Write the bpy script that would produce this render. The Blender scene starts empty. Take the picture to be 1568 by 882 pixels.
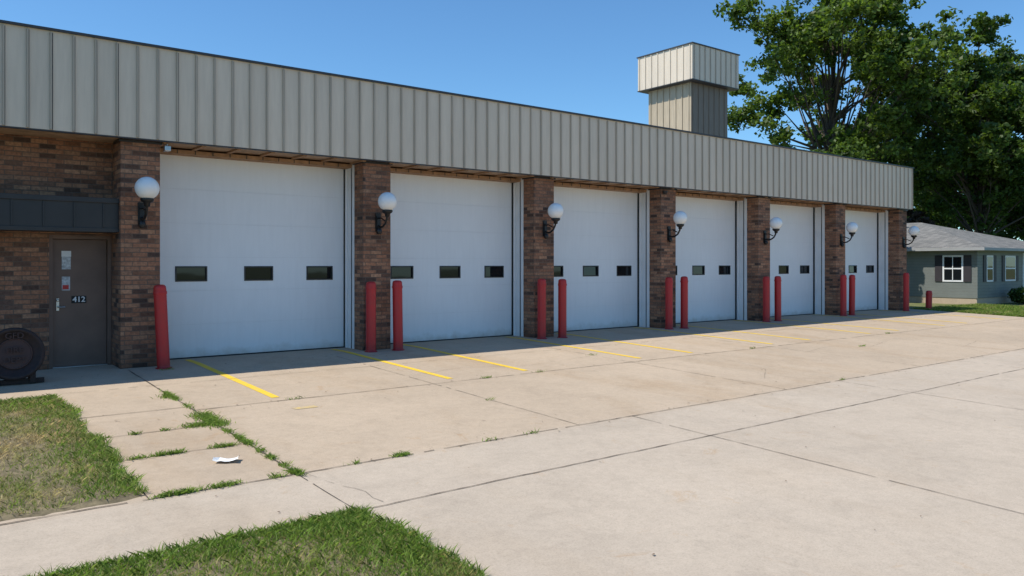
import bpy, math, random
import numpy as np
from mathutils import Vector, Matrix
random.seed(4); RNG=np.random.default_rng(4)
S=bpy.context.scene
S.view_settings.view_transform='Standard'; S.view_settings.look='None'; S.view_settings.exposure=0
COL=S.collection

def g(y): return -0.03*(13.9-min(max(y,0.0),13.9))

# ------------------------------------------------------------ materials
class NT:
    def __init__(s,name):
        s.m=bpy.data.materials.new(name); s.m.use_nodes=True
        s.n=s.m.node_tree.nodes; s.l=s.m.node_tree.links
        s.b=s.n['Principled BSDF']; s.out=s.n['Material Output']
        s.tc=s.n.new('ShaderNodeTexCoord'); s.co=s.tc.outputs['Object']
    def link(s,a,b): s.l.new(a,b)
    def setv(s,inp,v):
        if isinstance(v,bpy.types.NodeSocket): s.l.new(v,inp)
        else: inp.default_value=v
    def noise(s,scale,detail=4,rough=.55,vec=None,dist=0):
        n=s.n.new('ShaderNodeTexNoise'); n.inputs['Scale'].default_value=scale
        n.inputs['Detail'].default_value=detail; n.inputs['Roughness'].default_value=rough
        n.inputs['Distortion'].default_value=dist
        s.link(vec if vec is not None else s.co,n.inputs['Vector']); return n.outputs['Fac']
    def ramp(s,fac,stops,interp='LINEAR'):
        r=s.n.new('ShaderNodeValToRGB'); cr=r.color_ramp; cr.interpolation=interp
        while len(cr.elements)<len(stops): cr.elements.new(.5)
        for e,(p,c) in zip(cr.elements,stops):
            e.position=p; e.color=(c,c,c,1) if isinstance(c,(int,float)) else (*c,1)
        s.link(fac,r.inputs[0]); return r.outputs[0]
    def math(s,op,a,b=0.0,c=None):
        n=s.n.new('ShaderNodeMath'); n.operation=op
        s.setv(n.inputs[0],a); s.setv(n.inputs[1],b)
        if c is not None: s.setv(n.inputs[2],c)
        return n.outputs[0]
    def mix(s,f,a,b,mode='MIX'):
        n=s.n.new('ShaderNodeMix'); n.data_type='RGBA'; n.blend_type=mode
        s.setv(n.inputs[0],f)
        s.setv(n.inputs[6],a if not isinstance(a,tuple) else (*a,1)); s.setv(n.inputs[7],b if not isinstance(b,tuple) else (*b,1))
        return n.outputs[2]
    def xyz(s):
        n=s.n.new('ShaderNodeSeparateXYZ'); s.link(s.co,n.inputs[0]); return n.outputs
    def comb(s,x,y,z):
        n=s.n.new('ShaderNodeCombineXYZ'); s.setv(n.inputs[0],x); s.setv(n.inputs[1],y); s.setv(n.inputs[2],z); return n.outputs[0]
    def bump(s,h,strength=.3,dist=.01):
        n=s.n.new('ShaderNodeBump'); n.inputs['Strength'].default_value=strength; n.inputs['Distance'].default_value=dist
        s.link(h,n.inputs['Height']); s.link(n.outputs[0],s.b.inputs['Normal'])
    def base(s,c): s.setv(s.b.inputs['Base Color'],(*c,1) if isinstance(c,tuple) else c)
    def rough(s,r): s.setv(s.b.inputs['Roughness'],r)

def simple(name,c,rough=.6,var=.15,scale=3,metal=0,bump=0,spec=None,bscale=60):
    t=NT(name); n=t.noise(scale,5)
    f=t.ramp(n,[(.3,1-var),(.7,1+var*.5)])
    t.base(t.mix(1.0,c,f,'MULTIPLY')); t.rough(rough); t.b.inputs['Metallic'].default_value=metal
    if spec is not None: t.b.inputs['Specular IOR Level'].default_value=spec
    if bump: t.bump(t.noise(bscale,3),bump,.005)
    return t.m

def m_brick():
    t=NT('brick'); x,y,z=t.xyz()
    u=t.math('ADD',x,y); v=t.comb(u,z,0.0)
    b=t.n.new('ShaderNodeTexBrick'); t.link(v,b.inputs['Vector'])
    b.inputs['Scale'].default_value=1; b.inputs['Brick Width'].default_value=.235; b.inputs['Row Height'].default_value=.076
    b.inputs['Mortar Size'].default_value=.007; b.inputs['Mortar Smooth'].default_value=.3
    b.inputs['Color1'].default_value=(0,0,0,1); b.inputs['Color2'].default_value=(1,1,1,1); b.inputs['Mortar'].default_value=(.5,.5,.5,1)
    c=t.ramp(b.outputs['Color'],[(0,(.07,.042,.032)),(.2,(.25,.115,.065)),(.42,(.37,.17,.095)),(.6,(.28,.13,.075)),(.8,(.43,.225,.13)),(.95,(.15,.08,.055))])
    n=t.ramp(t.noise(26,4),[(.3,.65),(.7,1.2)]); c=t.mix(1.0,c,n,'MULTIPLY')
    n2=t.ramp(t.noise(1.1,3),[(.3,.8),(.7,1.12)]); c=t.mix(1.0,c,n2,'MULTIPLY')
    c=t.mix(b.outputs['Fac'],c,(.14,.10,.075))
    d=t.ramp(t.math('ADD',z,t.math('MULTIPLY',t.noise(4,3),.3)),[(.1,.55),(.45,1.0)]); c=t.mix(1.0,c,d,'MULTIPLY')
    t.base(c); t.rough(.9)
    h=t.math('ADD',t.math('MULTIPLY',b.outputs['Fac'],-1.0),t.math('MULTIPLY',t.noise(70,3),.35)); t.bump(h,.8,.008)
    return t.m

def m_concrete():
    t=NT('concrete'); x,y,z=t.xyz()
    big=t.noise(.35,5,.6); mid=t.noise(2.2,6,.65,dist=.4); fine=t.noise(60,4,.7); sp=t.noise(220,2,.6)
    warm=(.485,.385,.28); grey=(.485,.405,.315)
    near=t.ramp(t.math('MULTIPLY',t.math('ADD',y,t.math('MULTIPLY',big,.1)),.1),[(.675,0.0),(.695,1.0)])
    c=t.mix(near,grey,warm)
    c=t.mix(1.0,c,t.ramp(big,[(.3,.93),(.7,1.05)]),'MULTIPLY')
    c=t.mix(1.0,c,t.ramp(mid,[(.25,.90),(.5,1.0),(.75,1.04)]),'MULTIPLY')
    c=t.mix(1.0,c,t.ramp(t.noise(11,5,.7),[(.3,.93),(.6,1.03)]),'MULTIPLY')
    c=t.mix(1.0,c,t.ramp(fine,[(.25,.82),(.5,1.0),(.8,1.1)]),'MULTIPLY')
    c=t.mix(1.0,c,t.ramp(sp,[(.28,.7),(.42,1.0)]),'MULTIPLY')
    fx=t.math('FLOOR',t.math('MULTIPLY',t.math('SUBTRACT',x,2.8),1/4.4)); fy=t.math('FLOOR',t.math('MULTIPLY',t.math('SUBTRACT',y,6.8),1/3.25))
    w=t.n.new('ShaderNodeTexWhiteNoise'); t.link(t.comb(fx,fy,0.0),w.inputs['Vector'])
    c=t.mix(near,c,t.mix(1.0,c,t.ramp(w.outputs['Value'],[(0,.95),(1,1.03)]),'MULTIPLY'))
    st=t.noise(.9,4,.6,vec=t.comb(x,t.math('MULTIPLY',y,.35),7.0))
    sf=t.ramp(st,[(.52,(1,1,1)),(.78,(.86,.79,.70))]); c=t.mix(t.math('MULTIPLY_ADD',near,.5,.35),c,t.mix(1.0,c,sf,'MULTIPLY'))
    ru=t.ramp(t.noise(1.7,6,.75,vec=t.comb(t.math('MULTIPLY',x,1.2),y,3.0),dist=.8),[(.61,(1,1,1)),(.70,(.94,.86,.77))]); c=t.mix(1.0,c,ru,'MULTIPLY')
    vo=t.n.new('ShaderNodeTexVoronoi'); vo.inputs['Scale'].default_value=1.3; t.link(t.co,vo.inputs['Vector'])
    c=t.mix(1.0,c,t.ramp(vo.outputs['Distance'],[(.02,.65),(.045,1.0)]),'MULTIPLY')
    t.base(c); t.rough(.92); t.b.inputs['Specular IOR Level'].default_value=.25
    t.bump(t.math('ADD',fine,t.math('MULTIPLY',sp,.6)),.4,.004); return t.m

def m_yellow(name,lo,th):
    t=NT(name); n=t.noise(9,6,.75); n2=t.noise(90,3,.6)
    f=t.ramp(t.math('ADD',t.math('MULTIPLY',n,.7),t.math('MULTIPLY',n2,.3)),[(th,0.0),(th+.07,1.0)])
    f=t.math('MULTIPLY_ADD',f,.42,lo)
    t.base(t.mix(f,(.46,.37,.26),(.82,.54,.03))); t.rough(.8); return t.m

def m_grass(name,green,dry,sc,bias):
    t=NT(name); n=t.noise(sc,4,.6)
    f=t.ramp(n,[(bias,0.0),(bias+.16,1.0)])
    gi=t.n.new('ShaderNodeNewGeometry'); ri=gi.outputs['Random Per Island']
    f=t.math('MAXIMUM',f,t.ramp(ri,[(.80,0.0),(.84,.75)]))
    c=t.mix(f,green,dry)
    w=t.n.new('ShaderNodeTexWhiteNoise'); w.noise_dimensions='1D'; t.link(t.math('MULTIPLY',ri,91.7),w.inputs['W'])
    r=t.ramp(w.outputs['Value'],[(0,.55),(.6,1.05),(1,1.4)])
    c=t.mix(1.0,c,r,'MULTIPLY'); t.base(c); t.rough(.6); t.b.inputs['Specular IOR Level'].default_value=.3
    tr=t.n.new('ShaderNodeBsdfTranslucent'); t.link(c,tr.inputs[0]); ms=t.n.new('ShaderNodeMixShader'); ms.inputs[0].default_value=.45
    t.link(t.b.outputs[0],ms.inputs[1]); t.link(tr.outputs[0],ms.inputs[2]); t.link(ms.outputs[0],t.out.inputs[0]); return t.m

def m_leaf(name,a,b):
    t=NT(name); n=t.noise(.5,4,.6); gi=t.n.new('ShaderNodeNewGeometry')
    c=t.mix(t.ramp(n,[(.35,0.0),(.65,1.0)]),a,b)
    c=t.mix(1.0,c,t.ramp(gi.outputs['Random Per Island'],[(0,.5),(.7,1.1),(1,1.7)]),'MULTIPLY')
    t.base(c); t.rough(.5); t.b.inputs['Specular IOR Level'].default_value=.35
    tr=t.n.new('ShaderNodeBsdfTranslucent'); t.link(t.mix(1.0,c,(1.55,1.6,.65),'MULTIPLY'),tr.inputs[0]); ms=t.n.new('ShaderNodeMixShader'); ms.inputs[0].default_value=.45
    t.link(t.b.outputs[0],ms.inputs[1]); t.link(tr.outputs[0],ms.inputs[2]); t.link(ms.outputs[0],t.out.inputs[0]); return t.m

def m_panel(name,c,streak=.08):
    t=NT(name); x,y,z=t.xyz()
    u=t.math('ADD',x,t.math('MULTIPLY',y,1.0))
    pid=t.math('FLOOR',t.math('MULTIPLY',t.math('SUBTRACT',u,13.7+1.11-.0),1/.305))
    w=t.n.new('ShaderNodeTexWhiteNoise'); w.noise_dimensions='1D'; t.link(pid,w.inputs['W'])
    k=t.mix(1.0,c,t.ramp(w.outputs['Value'],[(0,.95),(1,1.04)]),'MULTIPLY')
    s=t.noise(3.0,5,.6,vec=t.comb(t.math('MULTIPLY',u,5.0),0.0,t.math('MULTIPLY',z,.5)))
    k=t.mix(1.0,k,t.ramp(s,[(.3,1-streak),(.65,1.02)]),'MULTIPLY')
    k=t.mix(1.0,k,t.ramp(t.noise(.4,3),[(.3,.96),(.7,1.03)]),'MULTIPLY')
    t.base(k); t.rough(.5); t.b.inputs['Specular IOR Level'].default_value=.4
    t.bump(t.noise(1.6,2),.1,.02); return t.m

def m_door():
    t=NT('white_door_paint'); x,y,z=t.xyz()
    c=t.mix(1.0,(.85,.86,.87),t.ramp(t.noise(.8,4),[(.3,.96),(.7,1.0)]),'MULTIPLY')
    s=t.noise(2.0,5,.6,vec=t.comb(t.math('MULTIPLY',x,6.0),0.0,t.math('MULTIPLY',z,.7)))
    c=t.mix(1.0,c,t.ramp(s,[(.35,.97),(.6,1.0)]),'MULTIPLY')
    d=t.ramp(t.math('ADD',z,t.math('MULTIPLY',t.noise(5,4),.3)),[(.12,(.7,.65,.58)),(.32,(1,1,1))]); c=t.mix(1.0,c,d,'MULTIPLY')
    t.base(c); t.rough(.42)
    w=t.n.new('ShaderNodeTexWave'); w.bands_direction='Z'; w.inputs['Scale'].default_value=8; t.link(t.co,w.inputs['Vector'])
    t.bump(t.math('ADD',t.math('MULTIPLY',w.outputs['Fac'],.15),t.noise(1.3,2)),.12,.01); return t.m

def m_siding():
    t=NT('house_siding'); x,y,z=t.xyz()
    fr=t.math('FRACT',t.math('MULTIPLY',z,1/.13))
    c=t.mix(1.0,(.20,.215,.20),t.ramp(fr,[(0,.55),(.12,1.0)]),'MULTIPLY')
    c=t.mix(1.0,c,t.ramp(t.noise(2,4),[(.3,.9),(.7,1.05)]),'MULTIPLY')
    t.base(c); t.rough(.7); t.bump(fr,.6,.02); return t.m
def m_shingle():
    t=NT('roof_shingles'); x,y,z=t.xyz()
    b=t.n.new('ShaderNodeTexBrick'); t.link(t.comb(t.math('ADD',x,y),t.math('MULTIPLY',z,3.6),0.0),b.inputs['Vector'])
    b.inputs['Scale'].default_value=1; b.inputs['Brick Width'].default_value=.3; b.inputs['Row Height'].default_value=.14; b.inputs['Mortar Size'].default_value=.01
    b.inputs['Color1'].default_value=(.14,.14,.13,1); b.inputs['Color2'].default_value=(.24,.23,.21,1); b.inputs['Mortar'].default_value=(.07,.07,.07,1)
    c=t.mix(1.0,b.outputs['Color'],t.ramp(t.noise(20,4),[(.3,.8),(.7,1.2)]),'MULTIPLY'); t.base(c); t.rough(.95); return t.m

def m_glass(name,c=(.010,.012,.014)):
    t=NT(name); t.base(c); t.rough(.03); t.b.inputs['Specular IOR Level'].default_value=.5
    t.bump(t.noise(2.5,1),.06,.01); return t.m
def m_red():
    t=NT('red_bollard_paint'); x,y,z=t.xyz()
    c=t.mix(t.ramp(t.noise(6,5,.7),[(.35,0.0),(.75,1.0)]),(.52,.018,.018),(.42,.03,.025))
    c=t.mix(t.ramp(t.noise(14,6,.75),[(.66,0.0),(.70,1.0)]),c,(.24,.10,.08))
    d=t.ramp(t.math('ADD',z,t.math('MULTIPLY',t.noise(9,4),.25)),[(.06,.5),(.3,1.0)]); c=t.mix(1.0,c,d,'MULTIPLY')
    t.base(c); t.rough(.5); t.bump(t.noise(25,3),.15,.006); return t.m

M=dict(brick=m_brick(),conc=m_concrete(),yellow=m_yellow('worn_yellow_paint',.56,.40),yellow2=m_yellow('faded_yellow_paint',.12,.5),
 panel=m_panel('fascia_metal',(.70,.60,.475)), rib=m_panel('fascia_rib_metal',(.46,.39,.305)), shaft=m_panel('tower_shaft_metal',(.50,.41,.29),.2),
 shaft_shade=m_panel('tower_shaft_painted_shade',(.22,.17,.125),.2),  # shade on the shaft front, painted as a darker brown of the shaft metal
 dark=simple('dark_bronze_metal',(.028,.026,.027),.45,.2), flash=simple('roof_edge_flashing',(.05,.05,.055),.5,.2),
 door=m_door(), jamb=simple('white_jamb_metal',(.76,.76,.76),.5,.08,2), seal=simple('black_rubber_seal',(.02,.02,.02),.8),
 glass=m_glass('window_glass'), winframe=simple('black_window_frame',(.02,.02,.02),.5),
 lintel=simple('brown_wood_lintel',(.38,.22,.12),.8,.35,7,bump=.3), soff=simple('soffit_board',(.40,.27,.17),.8,.3,5),
 red=m_red(), black=simple('black_iron',(.012,.012,.013),.45,.3), globe=simple('white_globe_glass',(.88,.88,.86),.25,.05,8),
 bdoor=simple('brown_steel_door',(.17,.105,.08),.5,.18,3), white=simple('white_paint',(.8,.8,.8),.6,.06), eave=simple('grey_eave_trim',(.36,.36,.35),.6,.1), steel=simple('brushed_steel',(.5,.5,.5),.35,.1,metal=1.0),
 joint=simple('joint_dirt',(.105,.082,.06),.95,.6,14), roof=simple('roof_gravel',(.25,.24,.22),.95,.2,20), debris=simple('dry_leaf_bits',(.16,.11,.07),.95,.6,9),
 soil=simple('soil_and_thatch',(.20,.16,.09),1.0,.5,14,bump=.8,bscale=90), asphalt=simple('asphalt',(.05,.05,.052),.9,.25,40,bump=.5),
 siding=m_siding(), shingle=m_shingle(), shutter=simple('shutter_paint',(.035,.03,.035),.6), bark=simple('bark',(.085,.065,.05),.95,.45,9,bump=.9,bscale=25),
 grass=m_grass('grass_blades',(.22,.31,.05),(.60,.48,.25),.9,.42), grass2=m_grass('verge_grass_blades',(.22,.33,.05),(.50,.42,.18),1.1,.55),
 weed=m_grass('weed_leaves',(.20,.32,.05),(.30,.37,.10),3,.6),
 leafA=m_leaf('maple_leaves',(.07,.12,.022),(.125,.18,.038)), leafB=m_leaf('dark_leaves',(.045,.085,.018),(.095,.145,.03)),
 leafP=m_leaf('purple_leaves',(.05,.035,.03),(.075,.05,.035)), wood=simple('dark_carved_wood',(.028,.014,.012),.7,.4,12,bump=.4),
 paper=simple('paper',(.85,.85,.83),.8,.05), poster=simple('poster_print',(.55,.58,.60),.6,.5,30), rust=simple('letter_paint',(.06,.03,.025),.7,.2))
t=NT('lawn_ground'); n=t.noise(1.2,6,.7); n2=t.noise(35,4,.7)
c=t.mix(t.ramp(n,[(.4,0.0),(.65,1.0)]),(.11,.15,.035),(.21,.19,.08)); c=t.mix(1.0,c,t.ramp(n2,[(.3,.6),(.7,1.3)]),'MULTIPLY'); t.base(c); t.rough(1.0); t.bump(n2,.8,.03); M['lawn']=t.m

# ------------------------------------------------------------ mesh builder
class MB:
    def __init__(s): s.v=[]; s.f=[]; s.m=[]; s.sm=[]; s.mats=[]
    def mi(s,k):
        if k not in s.mats: s.mats.append(k)
        return s.mats.index(k)
    def add(s,vs,fs,k,smooth=False):
        o=len(s.v); s.v+= [tuple(p) for p in vs]; i=s.mi(k)
        for f in fs: s.f.append([o+q for q in f]); s.m.append(i); s.sm.append(smooth)
    def box(s,x0,x1,y0,y1,z0,z1,k,M4=None):
        vs=[(x,y,z) for x in(x0,x1) for y in(y0,y1) for z in(z0,z1)]
        if M4 is not None: vs=[M4@Vector(p) for p in vs]
        s.add(vs,[(0,1,3,2),(4,6,7,5),(0,4,5,1),(2,3,7,6),(0,2,6,4),(1,5,7,3)],k)
    def tube(s,pts,rad,k,n=12,caps=True,smooth=True):
        pts=[Vector(p) for p in pts]; vs=[]; fs=[]
        prev=None
        for i,p in enumerate(pts):
            d=(pts[min(i+1,len(pts)-1)]-pts[max(i-1,0)]).normalized()
            if prev is None:
                a=Vector((1,0,0)) if abs(d.x)<.9 else Vector((0,1,0)); u=d.cross(a).normalized()
            else: u=(prev-d*prev.dot(d)).normalized()
            prev=u; w=d.cross(u); r=rad[i] if isinstance(rad,(list,tuple)) else rad
            for j in range(n):
                a=2*math.pi*j/n; vs.append(p+(u*math.cos(a)+w*math.sin(a))*r)
        for i in range(len(pts)-1):
            for j in range(n):
                fs.append((i*n+j,i*n+(j+1)%n,(i+1)*n+(j+1)%n,(i+1)*n+j))
        s.add(vs,fs,k,smooth)
        if caps:
            s.add(vs[:n],[tuple(range(n))[::-1]],k); s.add(vs[-n:],[tuple(range(n))],k)
    def lathe(s,prof,c,k,n=24,M4=None):
        vs=[];fs=[]
        for r,z in prof:
            for j in range(n):
                a=2*math.pi*j/n; vs.append(Vector((r*math.cos(a),r*math.sin(a),z)))
        if M4 is not None: vs=[M4@v for v in vs]
        vs=[v+Vector(c) for v in vs]
        for i in range(len(prof)-1):
            for j in range(n): fs.append((i*n+j,i*n+(j+1)%n,(i+1)*n+(j+1)%n,(i+1)*n+j))
        s.add(vs,fs,k,True)
        s.add(vs[-n:],[tuple(range(n))],k,True)
    def sphere(s,c,r,k,n=28,m=18):
        s.lathe([(max(.0005,r*math.sin(math.pi*i/m)),-r*math.cos(math.pi*i/m)) for i in range(m+1)],c,k,n)
    def done(s,name,parent=None,bevel=0,seg=2):
        me=bpy.data.meshes.new(name); me.from_pydata(s.v,[],s.f)
        for k in s.mats: me.materials.append(M[k])
        me.polygons.foreach_set('material_index',s.m); me.polygons.foreach_set('use_smooth',s.sm); me.update()
        ob=bpy.data.objects.new(name,me); COL.objects.link(ob)
        if parent: ob.parent=parent
        if bevel:
            b=ob.modifiers.new('b','BEVEL'); b.width=bevel; b.segments=seg; b.limit_method='ANGLE'; b.angle_limit=.6
        return ob
def empty(name):
    e=bpy.data.objects.new(name,None); COL.objects.link(e); return e

# ------------------------------------------------------------ ground
def sheet(name,x0,x1,ys,off,k,xs=2):
    b=MB(); X=np.linspace(x0,x1,xs); vs=[(x,y,g(y)+off) for y in ys for x in X]; fs=[]
    for i in range(len(ys)-1):
        for j in range(xs-1): fs.append((i*xs+j,i*xs+j+1,(i+1)*xs+j+1,(i+1)*xs+j))
    b.add(vs,fs,k); return b.done(name)
sheet('ground',-700,900,[-700,0,13.9,900],-.03,'lawn')
sheet('concrete_apron',-12,30.2,[-4.2,0,13.9,15],0,'conc')
sheet('road',-200,300,[-16,-5],-.008,'asphalt')
b=MB(); b.box(-200,300,-4.95,-4.8,-.6,-.34,'conc'); b.box(-200,300,-16.2,-16,-.6,-.3,'conc'); b.done('kerb',bevel=.02)

def path(b,pts,w,off,jit,k='joint',step=.12,gap=0):
    P=[];
    for (a,c) in zip(pts[:-1],pts[1:]):
        L=math.hypot(c[0]-a[0],c[1]-a[1]); n=max(1,int(L/step))
        for i in range(n): P.append((a[0]+(c[0]-a[0])*i/n,a[1]+(c[1]-a[1])*i/n))
    P.append(pts[-1]); Q=[]; ox=0
    for i,p in enumerate(P):
        ox=ox*.8+random.gauss(0,jit)
        Q.append((p[0]+ox,p[1]+ox*.9))
    vs=[];fs=[]
    for i,p in enumerate(Q):
        a=Q[max(0,i-1)]; c=Q[min(len(Q)-1,i+1)]; dx,dy=c[0]-a[0],c[1]-a[1]; L=math.hypot(dx,dy) or 1
        ww=w*random.uniform(.4,1.25)/2
        nx,ny=-dy/L*ww,dx/L*ww
        for s_ in(1,-1):
            X,Y=p[0]+nx*s_,p[1]+ny*s_; vs.append((X,Y,g(Y)+off))
        if i and random.random()>gap: fs.append((2*i-2,2*i-1,2*i+1,2*i))
    b.add(vs,fs,k)
b=MB()
for Y,x0,w in[(6.8,-8,.014),(5.6,-8,.012),(10.05,2.8,.016),(1.2,2.8,.012)]:
    path(b,[(x0,Y),(30,Y)],w,.007,.004,gap=.04)
for X in[2.8,7.2,12.05,16.5,21,25.4]: path(b,[(X,-4),(X,6.8)],.010,.007,.0015,gap=.05)
for X in[2.8,6.3,10.6,15,19.3,23.7,28]: path(b,[(X,6.8),(X,13.7)],.010 if X>3 else .02,.007,.002,gap=.12 if X>3 else 0)
path(b,[(1.5,12.05),(30,12.05)],.010,.007,.002,gap=.2)
for Y in(10.3,9.15,8.12): path(b,[(1.5,Y),(2.8,Y)],.015,.007,.003)
path(b,[(1.55,6.8),(1.55,12)],.012,.007,.003)
for pts in([(2.85,6.7),(2.95,6.2),(3.1,5.7)],[(14.8,9.1),(16.2,9.4),(17,8.9),(18.5,9.2)],[(11.2,7.6),(12.1,8.2),(12.6,9.9)],[(6.3,10.9),(7.6,11.1),(8.7,10.7),(10.6,11.0)],[(18.2,6.8),(19,7.7),(20.6,8.0),(22,7.4)]):
    path(b,pts,.005,.007,.02,gap=.1)
b.done('pavement_joints')
b=MB(); rr=random.Random(9)
for i in range(420):
    x=rr.uniform(1.6,22); y=rr.choice([rr.uniform(2,13),6.8+rr.gauss(0,.12),10.05+rr.gauss(0,.2),13.2+rr.gauss(0,.4)])
    if (x<2.9 and y<5.7) : continue
    y=min(y,13.8); s_=rr.uniform(.006,.02); a=rr.uniform(0,6.28); z=g(y)+.009
    vs=[(x+math.cos(a+q)*s_*rr.uniform(.5,1.2),y+math.sin(a+q)*s_*rr.uniform(.4,1.1),z+rr.uniform(0,.006)) for q in(0,1.5,3.1,4.6)]
    b.add(vs,[(0,1,2,3)],'debris')
b.done('leaf_debris')
b=MB()
def ln(x0,x1,y0,y1,w,k='yellow'):
    ys=[y0,13.9,y1] if y0>13.9 else [y0,y1]; vs=[];fs=[]
    for y in ys:
        x=x0+(x1-x0)*(y-y0)/(y1-y0); vs+=[(x-w/2,y,g(y)+.004),(x+w/2,y,g(y)+.004)]
    for i in range(len(ys)-1): fs.append((2*i,2*i+2,2*i+3,2*i+1))
    b.add(vs,fs,k)
for k in range(6):
    ln(3.93+4.36*k,3.94+4.36*k,14.5,10.3,.11); ln(6.72+4.36*k,6.77+4.36*k,14.5,10.3,.11)
ln(4.0,4.02,9.54,9.42,.30,'yellow2')
b.done('yellow_bay_lines')

# ------------------------------------------------------------ fire station
FS=empty('fire_station')
XL,XR=-14.0,29.49
PR=[3.33+4.36*k for k in range(7)]
b=MB()
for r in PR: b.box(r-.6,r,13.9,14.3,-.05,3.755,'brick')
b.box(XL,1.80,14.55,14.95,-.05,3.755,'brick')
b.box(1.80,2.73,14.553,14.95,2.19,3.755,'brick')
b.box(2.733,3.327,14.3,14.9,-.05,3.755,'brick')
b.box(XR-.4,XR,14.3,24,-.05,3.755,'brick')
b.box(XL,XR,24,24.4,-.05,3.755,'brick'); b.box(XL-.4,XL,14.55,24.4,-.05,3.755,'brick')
b.done('brick_walls',FS)
b=MB()
for r in PR: b.box(r-.63,r+.03,13.87,14.32,3.705,3.745,'dark')
b.done('pier_caps',FS)
b=MB(); FB,FT=3.757,5.27
b.box(XL-.6,XR+.03,13.7,13.78,FB,FT,'panel'); b.box(XR-.05,XR+.03,13.78,24.6,FB,FT,'panel')
b.box(XL-.6,XR-.05,24.5,24.6,FB,FT,'panel'); b.box(XL-.6,XL-.5,13.78,24.5,FB,FT,'panel')
b.done('fascia_panels',FS)
b=MB(); x=1.11-.305*49; ri=0
while x<XR:
    if x>XL-.6:
        w=.017; dz=random.uniform(0,.006)
        b.add([(x-w,13.701,FB+.004),(x+w,13.701,FB+.004),(x+w*.7,13.662-dz,FB+.004),(x-w*.7,13.662-dz,FB+.004),(x-w,13.701,FT-.03),(x+w,13.701,FT-.03),(x+w*.7,13.662+dz,FT-.03),(x-w*.7,13.662+dz,FT-.03)],
          [(3,2,6,7),(0,3,7,4),(2,1,5,6),(0,1,2,3),(4,7,6,5)],'rib')
        ww=.005 if ri%3 else .009
        b.box(x+w+.001,x+w+.001+ww,13.694,13.6995,FB+.004,FT-.03,'dark')
    x+=.305; ri+=1
y=13.95
while y<24.5: b.box(XR+.029,XR+.062,y-.015,y+.015,FB+.004,FT-.03,'rib'); y+=.305
b.done('fascia_ribs',FS)
b=MB(); b.box(XL-.65,XR+.075,13.65,13.82,FT-.001,FT+.035,'flash'); b.box(XR-.1,XR+.075,13.82,24.65,FT-.001,FT+.035,'flash')
b.box(XL-.6,XR-.1,13.705,13.78,FB-.02,FB-.001,'flash')
b.done('roof_edge_flashing',FS)
b=MB(); b.box(XL-.5,XR-.06,13.79,24.4,4.9,5.0,'roof'); b.done('flat_roof',FS)
b=MB(); b.box(XL-.5,XR-.01,13.782,14.69,3.757,3.80,'soff')
x=3.4
while x<XR-.7: b.box(x-.035,x+.035,13.80,14.38,3.722,3.7565,'lintel'); x+=.61
b.done('soffit',FS)
b=MB()
for k in range(6):
    b.box(PR[k],PR[k+1]-.6,14.40,14.9,3.655,3.7215,'lintel')
    x=PR[k]+.1
    while x<PR[k+1]-.7: b.box(x-.008,x+.008,14.392,14.3995,3.655,3.7215,'dark'); x+=.305
b.done('door_headers',FS)
b=MB()
for k,r in enumerate(PR[1:]):
    b.box(r-.603,r-.003,14.302,14.92,-.03,3.74,'jamb') if r<29 else b.box(r-.603,r-.42,14.302,14.92,-.03,3.74,'jamb')
    b.box(r-.612,r-.6035,14.40,14.425,0,3.65,'seal')
    b.box(r-.64,r-.604,14.60,14.64,0,3.65,'jamb')
    b.box(r-.645,r-.62,14.66,14.70,0,3.65,'seal')
for k,r in enumerate(PR[:-1]): b.box(r+.002,r+.03,14.6,14.64,0,3.65,'jamb')
b.done('door_jambs',FS,bevel=.004)
for k in range(6):
    b=MB(); x0=PR[k]+.015; x1=PR[k+1]-.617; cx=(x0+x1)/2+.08; H=3.67; n=6; sh=H/n
    for i in range(n):
        yo=14.70+random.uniform(0,.003)
        z0=i*sh+.002+(.02 if i==0 else 0); z1=(i+1)*sh-.002
        if i==2:
            wz0,wz1=1.395,1.665; wins=[(cx+d-.275,cx+d+.275) for d in(-1.235,0,1.235)]
            b.box(x0,x1,yo,14.75,z0,wz0,'door'); b.box(x0,x1,yo,14.75,wz1,z1,'door')
            e=x0
            for a,c in wins: b.box(e,a,yo,14.75,wz0,wz1,'door'); e=c
            b.box(e,x1,yo,14.75,wz0,wz1,'door')
        else: b.box(x0,x1,yo,14.75,z0,z1,'door')
        if i: b.box(x0,x1,14.709,14.752,i*sh-.004,i*sh+.004,'jamb')
    b.box(x0,x1,14.755,14.77,.01,H,'seal'); b.box(x0,x1,14.69,14.74,0,.022,'seal')
    d=b.done('overhead_door',FS)
    b=MB()
    for a,c in wins:
        q=random.uniform(-.006,.006); tl=random.uniform(-.002,.008)
        b.add([(a,14.728+q,wz0),(c,14.728-q,wz0),(c,14.728-q+tl,wz1),(a,14.728+q+tl,wz1)],[(0,1,2,3)],'glass')
        f=.022
        b.box(a-.004,c+.004,14.69,14.735,wz1-f,wz1+.004,'winframe'); b.box(a-.004,c+.004,14.69,14.735,wz0-.004,wz0+f,'winframe')
        b.box(a-.004,a+f,14.69,14.735,wz0+f,wz1-f,'winframe'); b.box(c-f,c+.004,14.69,14.735,wz0+f,wz1-f,'winframe')
    b.done('overhead_door_windows',FS)
b=MB(); b.box(3.4,XR-.45,14.95,15.0,-.02,3.75,'seal'); b.done('interior_wall',FS)
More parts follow.
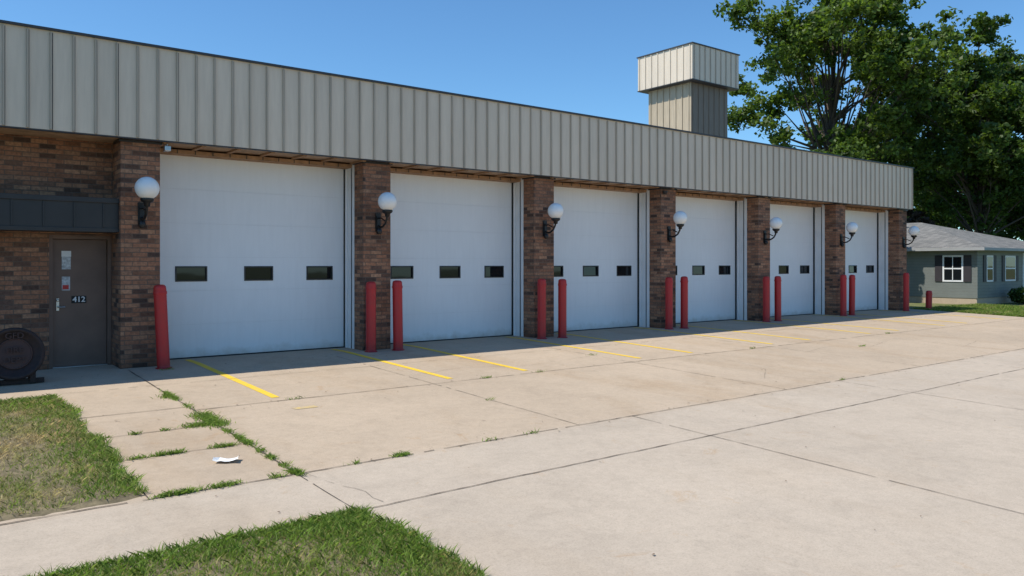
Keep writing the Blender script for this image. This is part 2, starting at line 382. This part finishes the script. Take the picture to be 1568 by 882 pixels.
# entry
b=MB(); b.box(1.80,1.86,14.60,14.78,0,2.19,'bdoor'); b.box(2.67,2.73,14.60,14.78,0,2.19,'bdoor'); b.box(1.86,2.67,14.60,14.78,2.12,2.19,'bdoor')
b.box(1.865,2.665,14.69,14.74,.015,2.115,'bdoor'); b.box(1.86,2.67,14.62,14.8,0,.014,'steel')
b.done('entry_door',FS,bevel=.004)
b=MB(); b.box(1.92,1.96,14.672,14.69,.94,1.14,'steel'); b.tube([(1.94,14.67,1.0),(1.94,14.62,1.0),(2.04,14.615,1.0)],.010,'steel'); b.lathe([(.022,0),(.022,.02),(.01,.022)],(1.94,14.672,1.11),'steel',16,Matrix.Rotation(math.pi/2,4,'X'))
b.done('door_hardware',FS)
b=MB(); b.box(2.00,2.13,14.684,14.689,1.62,1.92,'poster'); b.box(1.995,2.135,14.6835,14.6885,1.83,1.925,'white'); b.box(2.0,2.12,14.684,14.689,1.27,1.50,'poster'); b.box(2.01,2.10,14.6835,14.6885,1.29,1.36,'red'); b.done('door_notices',FS)
def text(s,loc,size,k,rx=math.pi/2,rz=0,ext=.003,par=None,name='lettering'):
    cu=bpy.data.curves.new(name,'FONT'); cu.body=s; cu.size=size; cu.extrude=ext; cu.align_x='CENTER'; cu.align_y='CENTER'
    o=bpy.data.objects.new(name,cu); o.location=loc; o.rotation_euler=(rx,0,rz); o.data.materials.append(M[k]); COL.objects.link(o); o.parent=par; return o
b=MB(); b.box(2.14,2.36,14.683,14.688,1.055,1.175,'seal'); b.done('number_plate',FS)
tx=text('412',(2.25,14.68,1.115),.125,'white',par=FS,name='house_number'); tx.data.offset=.002
b=MB(); b.box(XL+3,2.727,14.02,14.54,2.26,2.74,'dark'); b.box(XL+3,2.729,13.99,14.545,2.70,2.78,'dark'); b.box(XL+3,2.729,14.0,14.545,2.225,2.29,'dark')
x=2.5
while x>-9: b.box(x-.012,x+.012,14.0,14.019,2.30,2.69,'dark'); x-=.42
b.done('entry_canopy',FS,bevel=.004)
b=MB(); b.box(3.38,3.48,13.80,13.93,3.60,3.69,'steel'); b.tube([(3.43,13.85,3.69),(3.43,13.85,3.757)],.012,'steel')
b.lathe([(.05,0),(.07,.05),(.07,.08)],(15.9,13.83,3.58),'black',16); b.box(15.87,15.93,13.84,13.9,3.60,3.66,'black')
b.done('soffit_floodlight',FS,bevel=.01)
# hose tower
b=MB(); tx0,tx1,ty0,ty1=22.45,24.57,18.3,20.35
b.box(tx0,tx1,ty0,ty1,4.9,8.4,'shaft'); b.box(tx0+.003,tx1-.003,ty0-.012,ty0-.003,4.95,8.355,'shaft_shade')  # thin front sheet carries the shade painted into its colour
cx0,cx1,cy0,cy1=22.15,24.87,18.0,20.62
b.box(cx0,cx1,cy0,cy1,8.36,9.62,'panel')
d=.03
def ribs(x0,x1,y0,y1,z0,z1,k,kf,sp=.305):
    x=x0+.1
    while x<x1-.02: b.box(x-.015,x+.015,y0-d,y0-.0125,z0,z1,kf); b.box(x-.015,x+.015,y1+.001,y1+d,z0,z1,k); x+=sp
    y=y0+.1
    while y<y1-.02:
        b.box(x0-d,x0-.001,y-.015,y+.015,z0,z1,k); b.box(x1+.001,x1+d,y-.015,y+.015,z0,z1,k); y+=sp
ribs(cx0,cx1,cy0,cy1,8.37,9.60,'panel','rib'); ribs(tx0,tx1,ty0,ty1,5,8.355,'shaft','shaft_shade')
b.box(cx0-.04,cx1+.04,cy0-.04,cy1+.04,9.621,9.66,'flash'); b.box(cx0-.02,cx1+.02,cy0-.02,cy1+.02,8.33,8.358,'flash')
b.done('hose_tower',FS)
# ------------------------------------------------------------ lamps
def lamp(x):
    b=MB(); y0=13.9
    b.box(x-.055,x+.055,y0-.03,y0-.001,2.36,2.72,'black'); b.box(x-.035,x+.035,y0-.05,y0-.03,2.42,2.66,'black')
    pts=[(x,y0-.04,2.47),(x,y0-.12,2.44),(x,y0-.22,2.45),(x,y0-.32,2.51),(x,y0-.38,2.60),(x,y0-.40,2.68)]
    b.tube(pts,.022,'black',10)
    b.tube([(x,y0-.04,2.62),(x,y0-.16,2.62),(x,y0-.30,2.56)],.014,'black',8)
    b.lathe([(.02,-.06),(.045,-.05),(.05,0),(.085,.02),(.105,.05),(.10,.075)],(x,y0-.40,2.69),'black',20)
    b.lathe([(.03,0),(.055,.03),(.055,.09),(.03,.12)],(x,y0-.06,2.30),'black',14)
    b.sphere((x,y0-.40,2.93),.185,'globe')
    b.done('globe_wall_lamp')
for r in PR: lamp(r-.29)
# ------------------------------------------------------------ bollards
def bollard(x,y,lean=(0,0),h=1.38,R=.098):
    b=MB()
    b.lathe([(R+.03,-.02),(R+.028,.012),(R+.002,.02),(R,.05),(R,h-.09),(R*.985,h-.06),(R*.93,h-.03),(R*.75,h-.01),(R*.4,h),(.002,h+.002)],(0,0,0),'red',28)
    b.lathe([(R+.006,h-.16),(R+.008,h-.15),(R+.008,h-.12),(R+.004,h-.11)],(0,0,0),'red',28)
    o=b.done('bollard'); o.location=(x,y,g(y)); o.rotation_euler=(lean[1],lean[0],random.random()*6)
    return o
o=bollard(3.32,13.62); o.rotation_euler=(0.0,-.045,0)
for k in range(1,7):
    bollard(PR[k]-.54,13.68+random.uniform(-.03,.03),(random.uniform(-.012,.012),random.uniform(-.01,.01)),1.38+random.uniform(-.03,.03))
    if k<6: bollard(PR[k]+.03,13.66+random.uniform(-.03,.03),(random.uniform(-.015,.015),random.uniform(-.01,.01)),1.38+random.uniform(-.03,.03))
bollard(30.6,13.6,(.02,0),.72,.11)
# round sign by entry
RS=empty('round_carved_sign')
b=MB(); R4=Matrix.Rotation(math.radians(80),4,'X')
b.lathe([(.001,-.04),(.38,-.04),(.41,-.03),(.41,.04),(.38,.05),(.35,.045),(.34,.02),(.001,.02)],(0,0,0),'wood',40,R4)
b.lathe([(.24,.021),(.24,.032),(.225,.034),(.22,.021)],(0,0,0),'rust',40,R4)
b.box(-.28,-.2,-.06,.22,-.47,-.28,'wood'); b.box(.2,.28,-.06,.22,-.47,-.28,'wood'); b.box(-.4,.4,-.02,.06,-.47,-.40,'wood')
o=b.done('disc',RS)
for s_,z_,x_ in(('GFD',.28,0),('FIRE',.06,0),('DEPT',-.09,0)):
    text(s_,(x_,-.05+z_*.17,z_),.13,'rust',rx=math.radians(80),ext=.006,par=RS)
RS.location=(1.20,13.15,.42); RS.scale=(.92,.92,.92)
b=MB(); vs=[];fs=[]
for i in range(7):
    for j in range(5):
        vs.append((i*.038-.11+.006*math.sin(j*2.1),j*.034-.07+.008*math.sin(i*1.7),.006+random.uniform(0,.01)+.022*(i in(0,6))+.014*abs(math.sin(i*.9+j*.8))))
for i in range(6):
    for j in range(4): fs.append((i*5+j,i*5+j+5,i*5+j+6,i*5+j+1))
b.add(vs,fs,'paper'); o=b.done('crumpled_paper'); o.location=(2.40,7.56,g(7.56)); o.rotation_euler=(-.0,0,-.5)

# ------------------------------------------------------------ grass
AMP=.07
def edge(y,x0,amp=.05): return x0+amp*(math.sin(y*3.1)+.6*math.sin(y*7.7+1)+.5*math.sin(y*17+2))*.6
def mat_patch(name,x0,xe,y0,y1,amp):
    b=MB(); ny=int((y1-y0)/.08); nx=60; vs=[];fs=[]
    for i in range(ny+1):
        y=y0+(y1-y0)*i/ny; X=edge(y,xe,amp)
        if y>y1-.15: X-= (.15-(y1-y))*.6
        for j in range(nx+1):
            u=j/nx; x=x0+(X-x0)*(1-(1-u)**2); yy=y
            if i==0: yy=y0+.03*math.sin(x*5)+.02*math.sin(x*13)
            if i==ny: yy=y1+.03*math.sin(x*4+1)+.02*math.sin(x*11)
            dip= (i in(0,ny)) or j==nx
            vs.append((x,yy,g(yy)+(-.006 if dip else .016+.008*math.sin(x*9+y*4)+.006*math.sin(x*23-y*17))))
    for i in range(ny):
        for j in range(nx): a=i*(nx+1)+j; fs.append((a,a+1,a+nx+2,a+nx+1))
    b.add(vs,fs,'soil',True); return b.done(name)
mat_patch('lawn',-11.5,1.52,6.86,11.85,AMP); mat_patch('lawn',-11.5,2.80,-4.2,5.53,AMP)
def mesh_np(name,V,nper,mat,parent=None):
    n=len(V)//nper; me=bpy.data.meshes.new(name); me.vertices.add(len(V)); me.vertices.foreach_set('co',V.astype(np.float32).ravel())
    me.loops.add(len(V)); me.loops.foreach_set('vertex_index',np.arange(len(V),dtype=np.int32))
    me.polygons.add(n); me.polygons.foreach_set('loop_start',np.arange(0,len(V),nper,dtype=np.int32)); me.polygons.foreach_set('loop_total',np.full(n,nper,dtype=np.int32))
    me.materials.append(mat); me.update(calc_edges=True); ob=bpy.data.objects.new(name,me); COL.objects.link(ob); ob.parent=parent; return ob
def blades(P,h,w,lean,mat,name,parent=None):
    n=len(P); a=RNG.uniform(0,2*np.pi,n); la=RNG.uniform(0,2*np.pi,n); hh=h*RNG.uniform(.45,1.3,n); ww=w*RNG.uniform(.7,1.3,n); l=lean*hh*RNG.uniform(.2,1.3,n)
    dx=np.cos(a)*ww/2; dy=np.sin(a)*ww/2
    mx=P+np.stack([np.cos(la)*l*.35,np.sin(la)*l*.35,hh*.6],1); tp=P+np.stack([np.cos(la)*l,np.sin(la)*l,hh],1)
    D=np.stack([dx,dy,0*dx],1)
    V=np.stack([P-D,P+D,mx+D*.7,tp,mx-D*.7],1).reshape(-1,3); return mesh_np(name,V,5,mat,parent)
def scat(n,x0,xe,y0,y1,amp,xd):
    y=RNG.uniform(y0,y1,n); e=xe+amp*(np.sin(y*3.1)+.6*np.sin(y*7.7+1)+.5*np.sin(y*17+2))*.6
    x=e-(e-x0)*RNG.uniform(0,1,n)**xd+RNG.normal(0,.014,n)
    z=-.03*(13.9-y)+.012; return np.stack([x,y,z],1)
def thin(P,f=.35):
    x,y=P[:,0],P[:,1]; v=np.sin(x*2.3+y*1.1)+np.sin(y*3.7-x*1.9)+np.sin(x*6.1+y*5.3)*.6
    return P[(RNG.uniform(0,1,len(P))<np.clip(.75+.25*v,f,1))]
blades(thin(scat(70000,-3.5,1.53,6.93,11.86,AMP,1.5)),.038,.0065,1.4,M['grass'],'lawn_grass')
blades(thin(scat(85000,-3,2.80,2.6,5.56,AMP,1.5),.5),.042,.0065,1.3,M['grass2'],'verge_grass')
e1=scat(3500,1.1,1.57,6.95,11.8,AMP,1.8); e2=scat(5000,2.3,2.86,2.6,5.56,AMP,1.8)
x=RNG.uniform(-2,2.8,7000); y=5.56-RNG.uniform(0,1,7000)**2*.35; e3=np.stack([x,y,-.03*(13.9-y)+.01],1)
x=1.5-RNG.uniform(0,1,2500)**1.3*1.6; y=11.8-RNG.uniform(0,1,2500)**1.5*.9; e4=np.stack([x,y,-.03*(13.9-y)+.01],1)
blades(np.concatenate([e1,e2,e3,e4]),.055,.008,1.3,M['weed'],'grass_fringe')
W=[]
def clump(cx,cy,n,sx,sy): 
    x=RNG.normal(cx,sx,n); y=RNG.normal(cy,sy,n); W.append(np.stack([x,y,-.03*(13.9-y)+.002],1))
for cy,n,s_ in((11.25,220,.13),(10.9,140,.08),(10.3,60,.1),(9.58,600,.14),(9.2,560,.10),(8.75,80,.08),(8.35,180,.09),(8.1,150,.06),(7.75,70,.06),(7.45,110,.05),(7.1,60,.05),(6.83,320,.045)):
    clump(2.8,cy,n,.022+.04*(n>400),s_)
clump(2.64,9.2,320,.12,.05); clump(2.74,11.1,120,.05,.08)
for cx,n,s_ in((1.75,60,.05),(1.95,130,.07),(2.1,80,.04),(2.5,70,.05),(2.6,80,.04)): clump(cx,8.12,n,s_,.014)
for cx,n,s_ in((1.7,130,.06),(1.82,200,.06),(2.1,90,.04),(2.2,80,.05),(2.62,60,.04),(3.88,140,.05),(3.4,20,.05),(5.6,25,.05)): clump(cx,6.81,n,s_,.016)
for cx,n in((1.65,30),(1.95,40),(2.25,30)): clump(cx,9.15,n,.03,.01)
for cx,cy,n in((5.0,6.81,18),(8.4,10.05,25),(7.3,10.05,40),(12.2,6.8,18),(10.6,11.1,22),(14.4,10.05,25),(17,9.0,30),(4.1,10.05,20),(20.3,10.05,25),(3.33,13.4,25),(6.3,8.6,12)): clump(cx,cy,n,.06,.012)
blades(np.concatenate(W),.038,.009,1.8,M['weed'],'pavement_weeds')
RNG=np.random.default_rng(77); n=26000; y=RNG.uniform(9.5,14,n); x=30.25+RNG.uniform(0,1,n)**1.3*6; z=-.03*(13.9-np.minimum(y,13.9))-.03
blades(np.stack([x,y,z],1),.09,.02,1.0,M['grass2'],'neighbour_lawn_grass')

# ------------------------------------------------------------ trees
def leaves(C,R,n,size,flat=.7):
    k=len(C); idx=np.repeat(np.arange(k),n); d=RNG.normal(0,1,(k*n,3)); d/=np.linalg.norm(d,axis=1)[:,None]
    r=RNG.uniform(0,1,k*n)**.6; P=C[idx]+d*(r*R[idx])[:,None]*np.array([1,1,flat])
    N=RNG.normal(0,1,(k*n,3))+np.array([0,0,.9]); N/=np.linalg.norm(N,axis=1)[:,None]
    A=np.cross(N,RNG.normal(0,1,(k*n,3))); A/=np.linalg.norm(A,axis=1)[:,None]; B=np.cross(N,A)
    s=(size*RNG.uniform(.6,1.35,k*n))[:,None]
    return np.stack([P-A*s*.6,P-B*s*.36+A*s*.05,P+A*s*.6,P+B*s*.36+A*s*.05],1).reshape(-1,3)
def tree(name,loc,H,rad,base,lobes,clumps,nl,size,mat,tr=.35,seed=1,lob_r=.25,cr=.085,umin=.35):
    global RNG; RNG=np.random.default_rng(seed); random.seed(seed)
    cz=(base+H)/2; hz=(H-base)/2; b=MB()
    top=cz+hz*.35; pts=[];rs=[]
    for i in range(9):
        u=i/8; pts.append((math.sin(u*4+seed)*.25*u,math.cos(u*3+seed)*.25*u,-.1+top*u)); rs.append(tr*(1.35 if i==0 else 1)*(1-.75*u))
    b.tube(pts,rs,'bark',10)
    C=[];R=[]
    for i in range(lobes):
        d=RNG.normal(0,1,3); d/=np.linalg.norm(d); u=RNG.uniform(umin,.98)
        f=1.0-.25*max(0,d[2])
        c=np.array([d[0]*rad*u*f,d[1]*rad*u*f,cz+d[2]*hz*u]); rl=rad*lob_r*RNG.uniform(.55,1.25)
        st=random.uniform(.35,.95); j=int(st*8); p0=Vector(pts[j]); p1=Vector(c)
        if p0.z>p1.z-.3: j=min(8,max(2,int(8*max(.2,(c[2]-1.5)/top*.7)))); p0=Vector(pts[j])
        mid=(p0+p1)/2+Vector((random.uniform(-.4,.4),random.uniform(-.4,.4),random.uniform(-.2,.5)))
        r0=tr*.34*random.uniform(.7,1.1)
        b.tube([p0,p0.lerp(mid,.5)+Vector((0,0,.1)),mid,mid.lerp(p1,.5),p1],[r0,r0*.75,r0*.5,r0*.3,r0*.12],'bark',6)
        for k in range(clumps):
            e=RNG.normal(0,1,3); e/=np.linalg.norm(e); q=c+e*rl*RNG.uniform(.3,1.25)*np.array([1,1,.6]); C.append(q); R.append(rad*cr*RNG.uniform(.5,1.5))
            if k%3==0: b.tube([mid.lerp(p1,.6),Vector(q)],[r0*.18,r0*.06],'bark',4,caps=False)
    t=b.done(name); t.location=loc
    V=leaves(np.array(C),np.array(R),nl,size); mesh_np('foliage',V,4,mat,t); return t
tree('maple_tree',(45.6,26.0,0),21.5,7.8,7.6,54,15,62,.24,M['leafA'],.34,11,lob_r=.22,cr=.075)
tree('maple_tree',(55.5,21.4,0),17.8,7.4,2.2,64,15,62,.25,M['leafB'],.30,23,lob_r=.24,cr=.085,umin=.25)
tree('maple_tree',(61,33,0),15.5,7.0,1.5,36,12,60,.3,M['leafB'],.4,31)
tree('maple_tree',(70,27,0),19,8.0,2,36,12,60,.32,M['leafB'],.4,37)
tree('maple_tree',(65,20.5,0),11,6.0,.4,34,12,60,.3,M['leafB'],.3,39)
tree('maple_tree',(32.8,18.6,0),7.2,2.7,2.4,26,11,55,.2,M['leafB'],.18,43)  # added behind the station, mostly out of view, to shade the neighbour's house
tree('plum_tree',(51.0,25.0,0),6.4,3.2,1.3,22,10,70,.2,M['leafP'],.15,41)
tr=tree('maple_tree',(20,-34,-.4),11,6,2.5,24,9,45,.38,M['leafB'],.35,51)
fol=[c for c in tr.children][0]
for i,(x,y,s_) in enumerate([(38,-36,.9),(62,-38,1.0),(88,-30,1.1),(105,20,1.3),(100,40,1.4)]):
    a=bpy.data.objects.new('maple_tree',tr.data); f=bpy.data.objects.new('foliage',fol.data); COL.objects.link(a); COL.objects.link(f); f.parent=a
    a.location=(x,y,-.2); a.scale=(s_,s_,s_*1.05); a.rotation_euler=(0,0,i*1.7)
def shrub(x,y,r,h,seed,n=40):
    global RNG; RNG=np.random.default_rng(seed)
    C=RNG.normal(0,1,(n,3)); C/=np.linalg.norm(C,axis=1)[:,None]; C*=np.array([r,r,h/2])*.8; C[:,2]+=h/2
    b=MB()
    for c in C[:12]: b.tube([(0,0,-.05),tuple(c*.5),tuple(c)],[.03,.02,.008],'bark',5)
    t=b.done('shrub'); t.location=(x,y,0); mesh_np('foliage',leaves(C,np.full(n,r*.35),70,.09),4,M['leafB'],t)
shrub(38.9,13.2,.6,.7,3)

# ------------------------------------------------------------ neighbouring house
HS=empty('neighbour_house'); hx0,hx1,hy0,hy1=36,46,14,25; ez=2.42
b=MB(); b.box(hx0,hx1,hy0,hy1,.25,ez,'siding'); b.box(hx0+.02,hx1-.02,hy0+.02,hy1-.02,-.05,.25,'conc')
b.box(hx0-.015,hx0+.06,hy0-.015,hy0+.06,.25,ez,'siding'); b.done('walls',HS)
b=MB(); o_=.45; e=[(hx0-o_,hy0-o_,ez),(hx1+o_,hy0-o_,ez),(hx1+o_,hy1+o_,ez),(hx0-o_,hy1+o_,ez)]; r=[(41,18.6,3.85),(41,20.6,3.85)]
e2=[(p[0],p[1],p[2]-.12) for p in e]
b.add(e+r,[(0,1,4),(1,2,5,4),(2,3,5),(3,0,4,5)],'shingle'); b.add(e+e2,[(0,4,5,1),(1,5,6,2),(2,6,7,3),(3,7,4,0),(7,6,5,4)],'eave')
b.tube([(39.6,18.9,3.3),(39.6,18.9,4.0)],.07,'steel'); b.lathe([(.12,0),(.12,.08),(.02,.14)],(39.6,18.9,4.0),'steel',12)
b.done('hip_roof',HS)
b=MB()
def winx(y0,y1,z0,z1):
    X=hx0; b.box(X-.03,X+.01,y0,y1,z0,z1,'white')
    zc=(z0+z1)/2
    for (a,c,p,q) in((y0+.07,y1-.07,z0+.07,zc-.03),(y0+.07,y1-.07,zc+.03,z1-.07)): b.box(X-.034,X-.031,a,c,p,q,'glass')
    b.box(X-.045,X-.0345,(y0+y1)/2-.015,(y0+y1)/2+.015,z0+.07,z1-.07,'white')
    b.box(X-.035,X,y1+.02,y1+.32,z0,z1,'shutter'); b.box(X-.035,X,y0-.32,y0-.02,z0,z1,'shutter')
def winy(x0,x1,z0,z1):
    Y=hy0; b.box(x0,x1,Y-.03,Y+.01,z0,z1,'white'); zc=(z0+z1)/2
    for(p,q) in((z0+.07,zc-.03),(zc+.03,z1-.07)): b.box(x0+.07,x1-.07,Y-.034,Y-.031,p,q,'glass')
    b.box(x0-.32,x0-.02,Y-.035,Y,z0,z1,'shutter'); b.box(x1+.02,x1+.32,Y-.035,Y,z0,z1,'shutter')
winx(14.55,15.4,.95,2.1); winx(19,20,.95,2.1); winy(36.9,37.6,.95,2.1); winy(38.9,40.1,.95,2.1); b.done('windows',HS)
b=MB(); b.box(41,42,13.96,14.02,.25,2.25,'white'); b.box(41.1,41.9,13.95,13.959,.3,2.15,'shutter'); b.box(40.8,42.2,13,13.95,-.05,.22,'conc'); b.done('front_door',HS)

# ------------------------------------------------------------ world / sun / camera
el=math.radians(57); az=math.radians(-70.5)
dv=Vector((math.sin(az)*math.cos(el),math.cos(az)*math.cos(el),math.sin(el)))
w=bpy.data.worlds.new('World'); S.world=w; w.use_nodes=True; nt=w.node_tree; bg=nt.nodes['Background']
sk=nt.nodes.new('ShaderNodeTexSky'); sk.sky_type='NISHITA'; sk.sun_disc=False; sk.sun_elevation=el; sk.sun_rotation=az%(2*math.pi)
sk.air_density=1.0; sk.dust_density=.15; sk.ozone_density=2.0
mx=nt.nodes.new('ShaderNodeMix'); mx.data_type='RGBA'; mx.blend_type='MULTIPLY'; mx.inputs[0].default_value=1; mx.inputs[7].default_value=(.58,.88,1.08,1)
nt.links.new(sk.outputs[0],mx.inputs[6]); nt.links.new(mx.outputs[2],bg.inputs[0]); bg.inputs[1].default_value=.15
L=bpy.data.lights.new('sun','SUN'); L.energy=5.0; L.angle=math.radians(.5); L.color=(1,.945,.86)
lo=bpy.data.objects.new('sun',L); COL.objects.link(lo); lo.rotation_euler=dv.to_track_quat('Z','Y').to_euler(); lo.location=(0,0,40)
cam=bpy.data.cameras.new('camera'); co=bpy.data.objects.new('camera',cam); COL.objects.link(co); S.camera=co
cam.sensor_width=36; cam.lens=1190/1568*36; cam.shift_y=-36/1568; cam.clip_end=3000; cam.clip_start=.1
th=math.radians(52.16); f=Vector((math.cos(th),math.sin(th),0)); co.location=(0,0,1.7)
co.rotation_euler=f.to_track_quat('-Z','Y').to_euler()
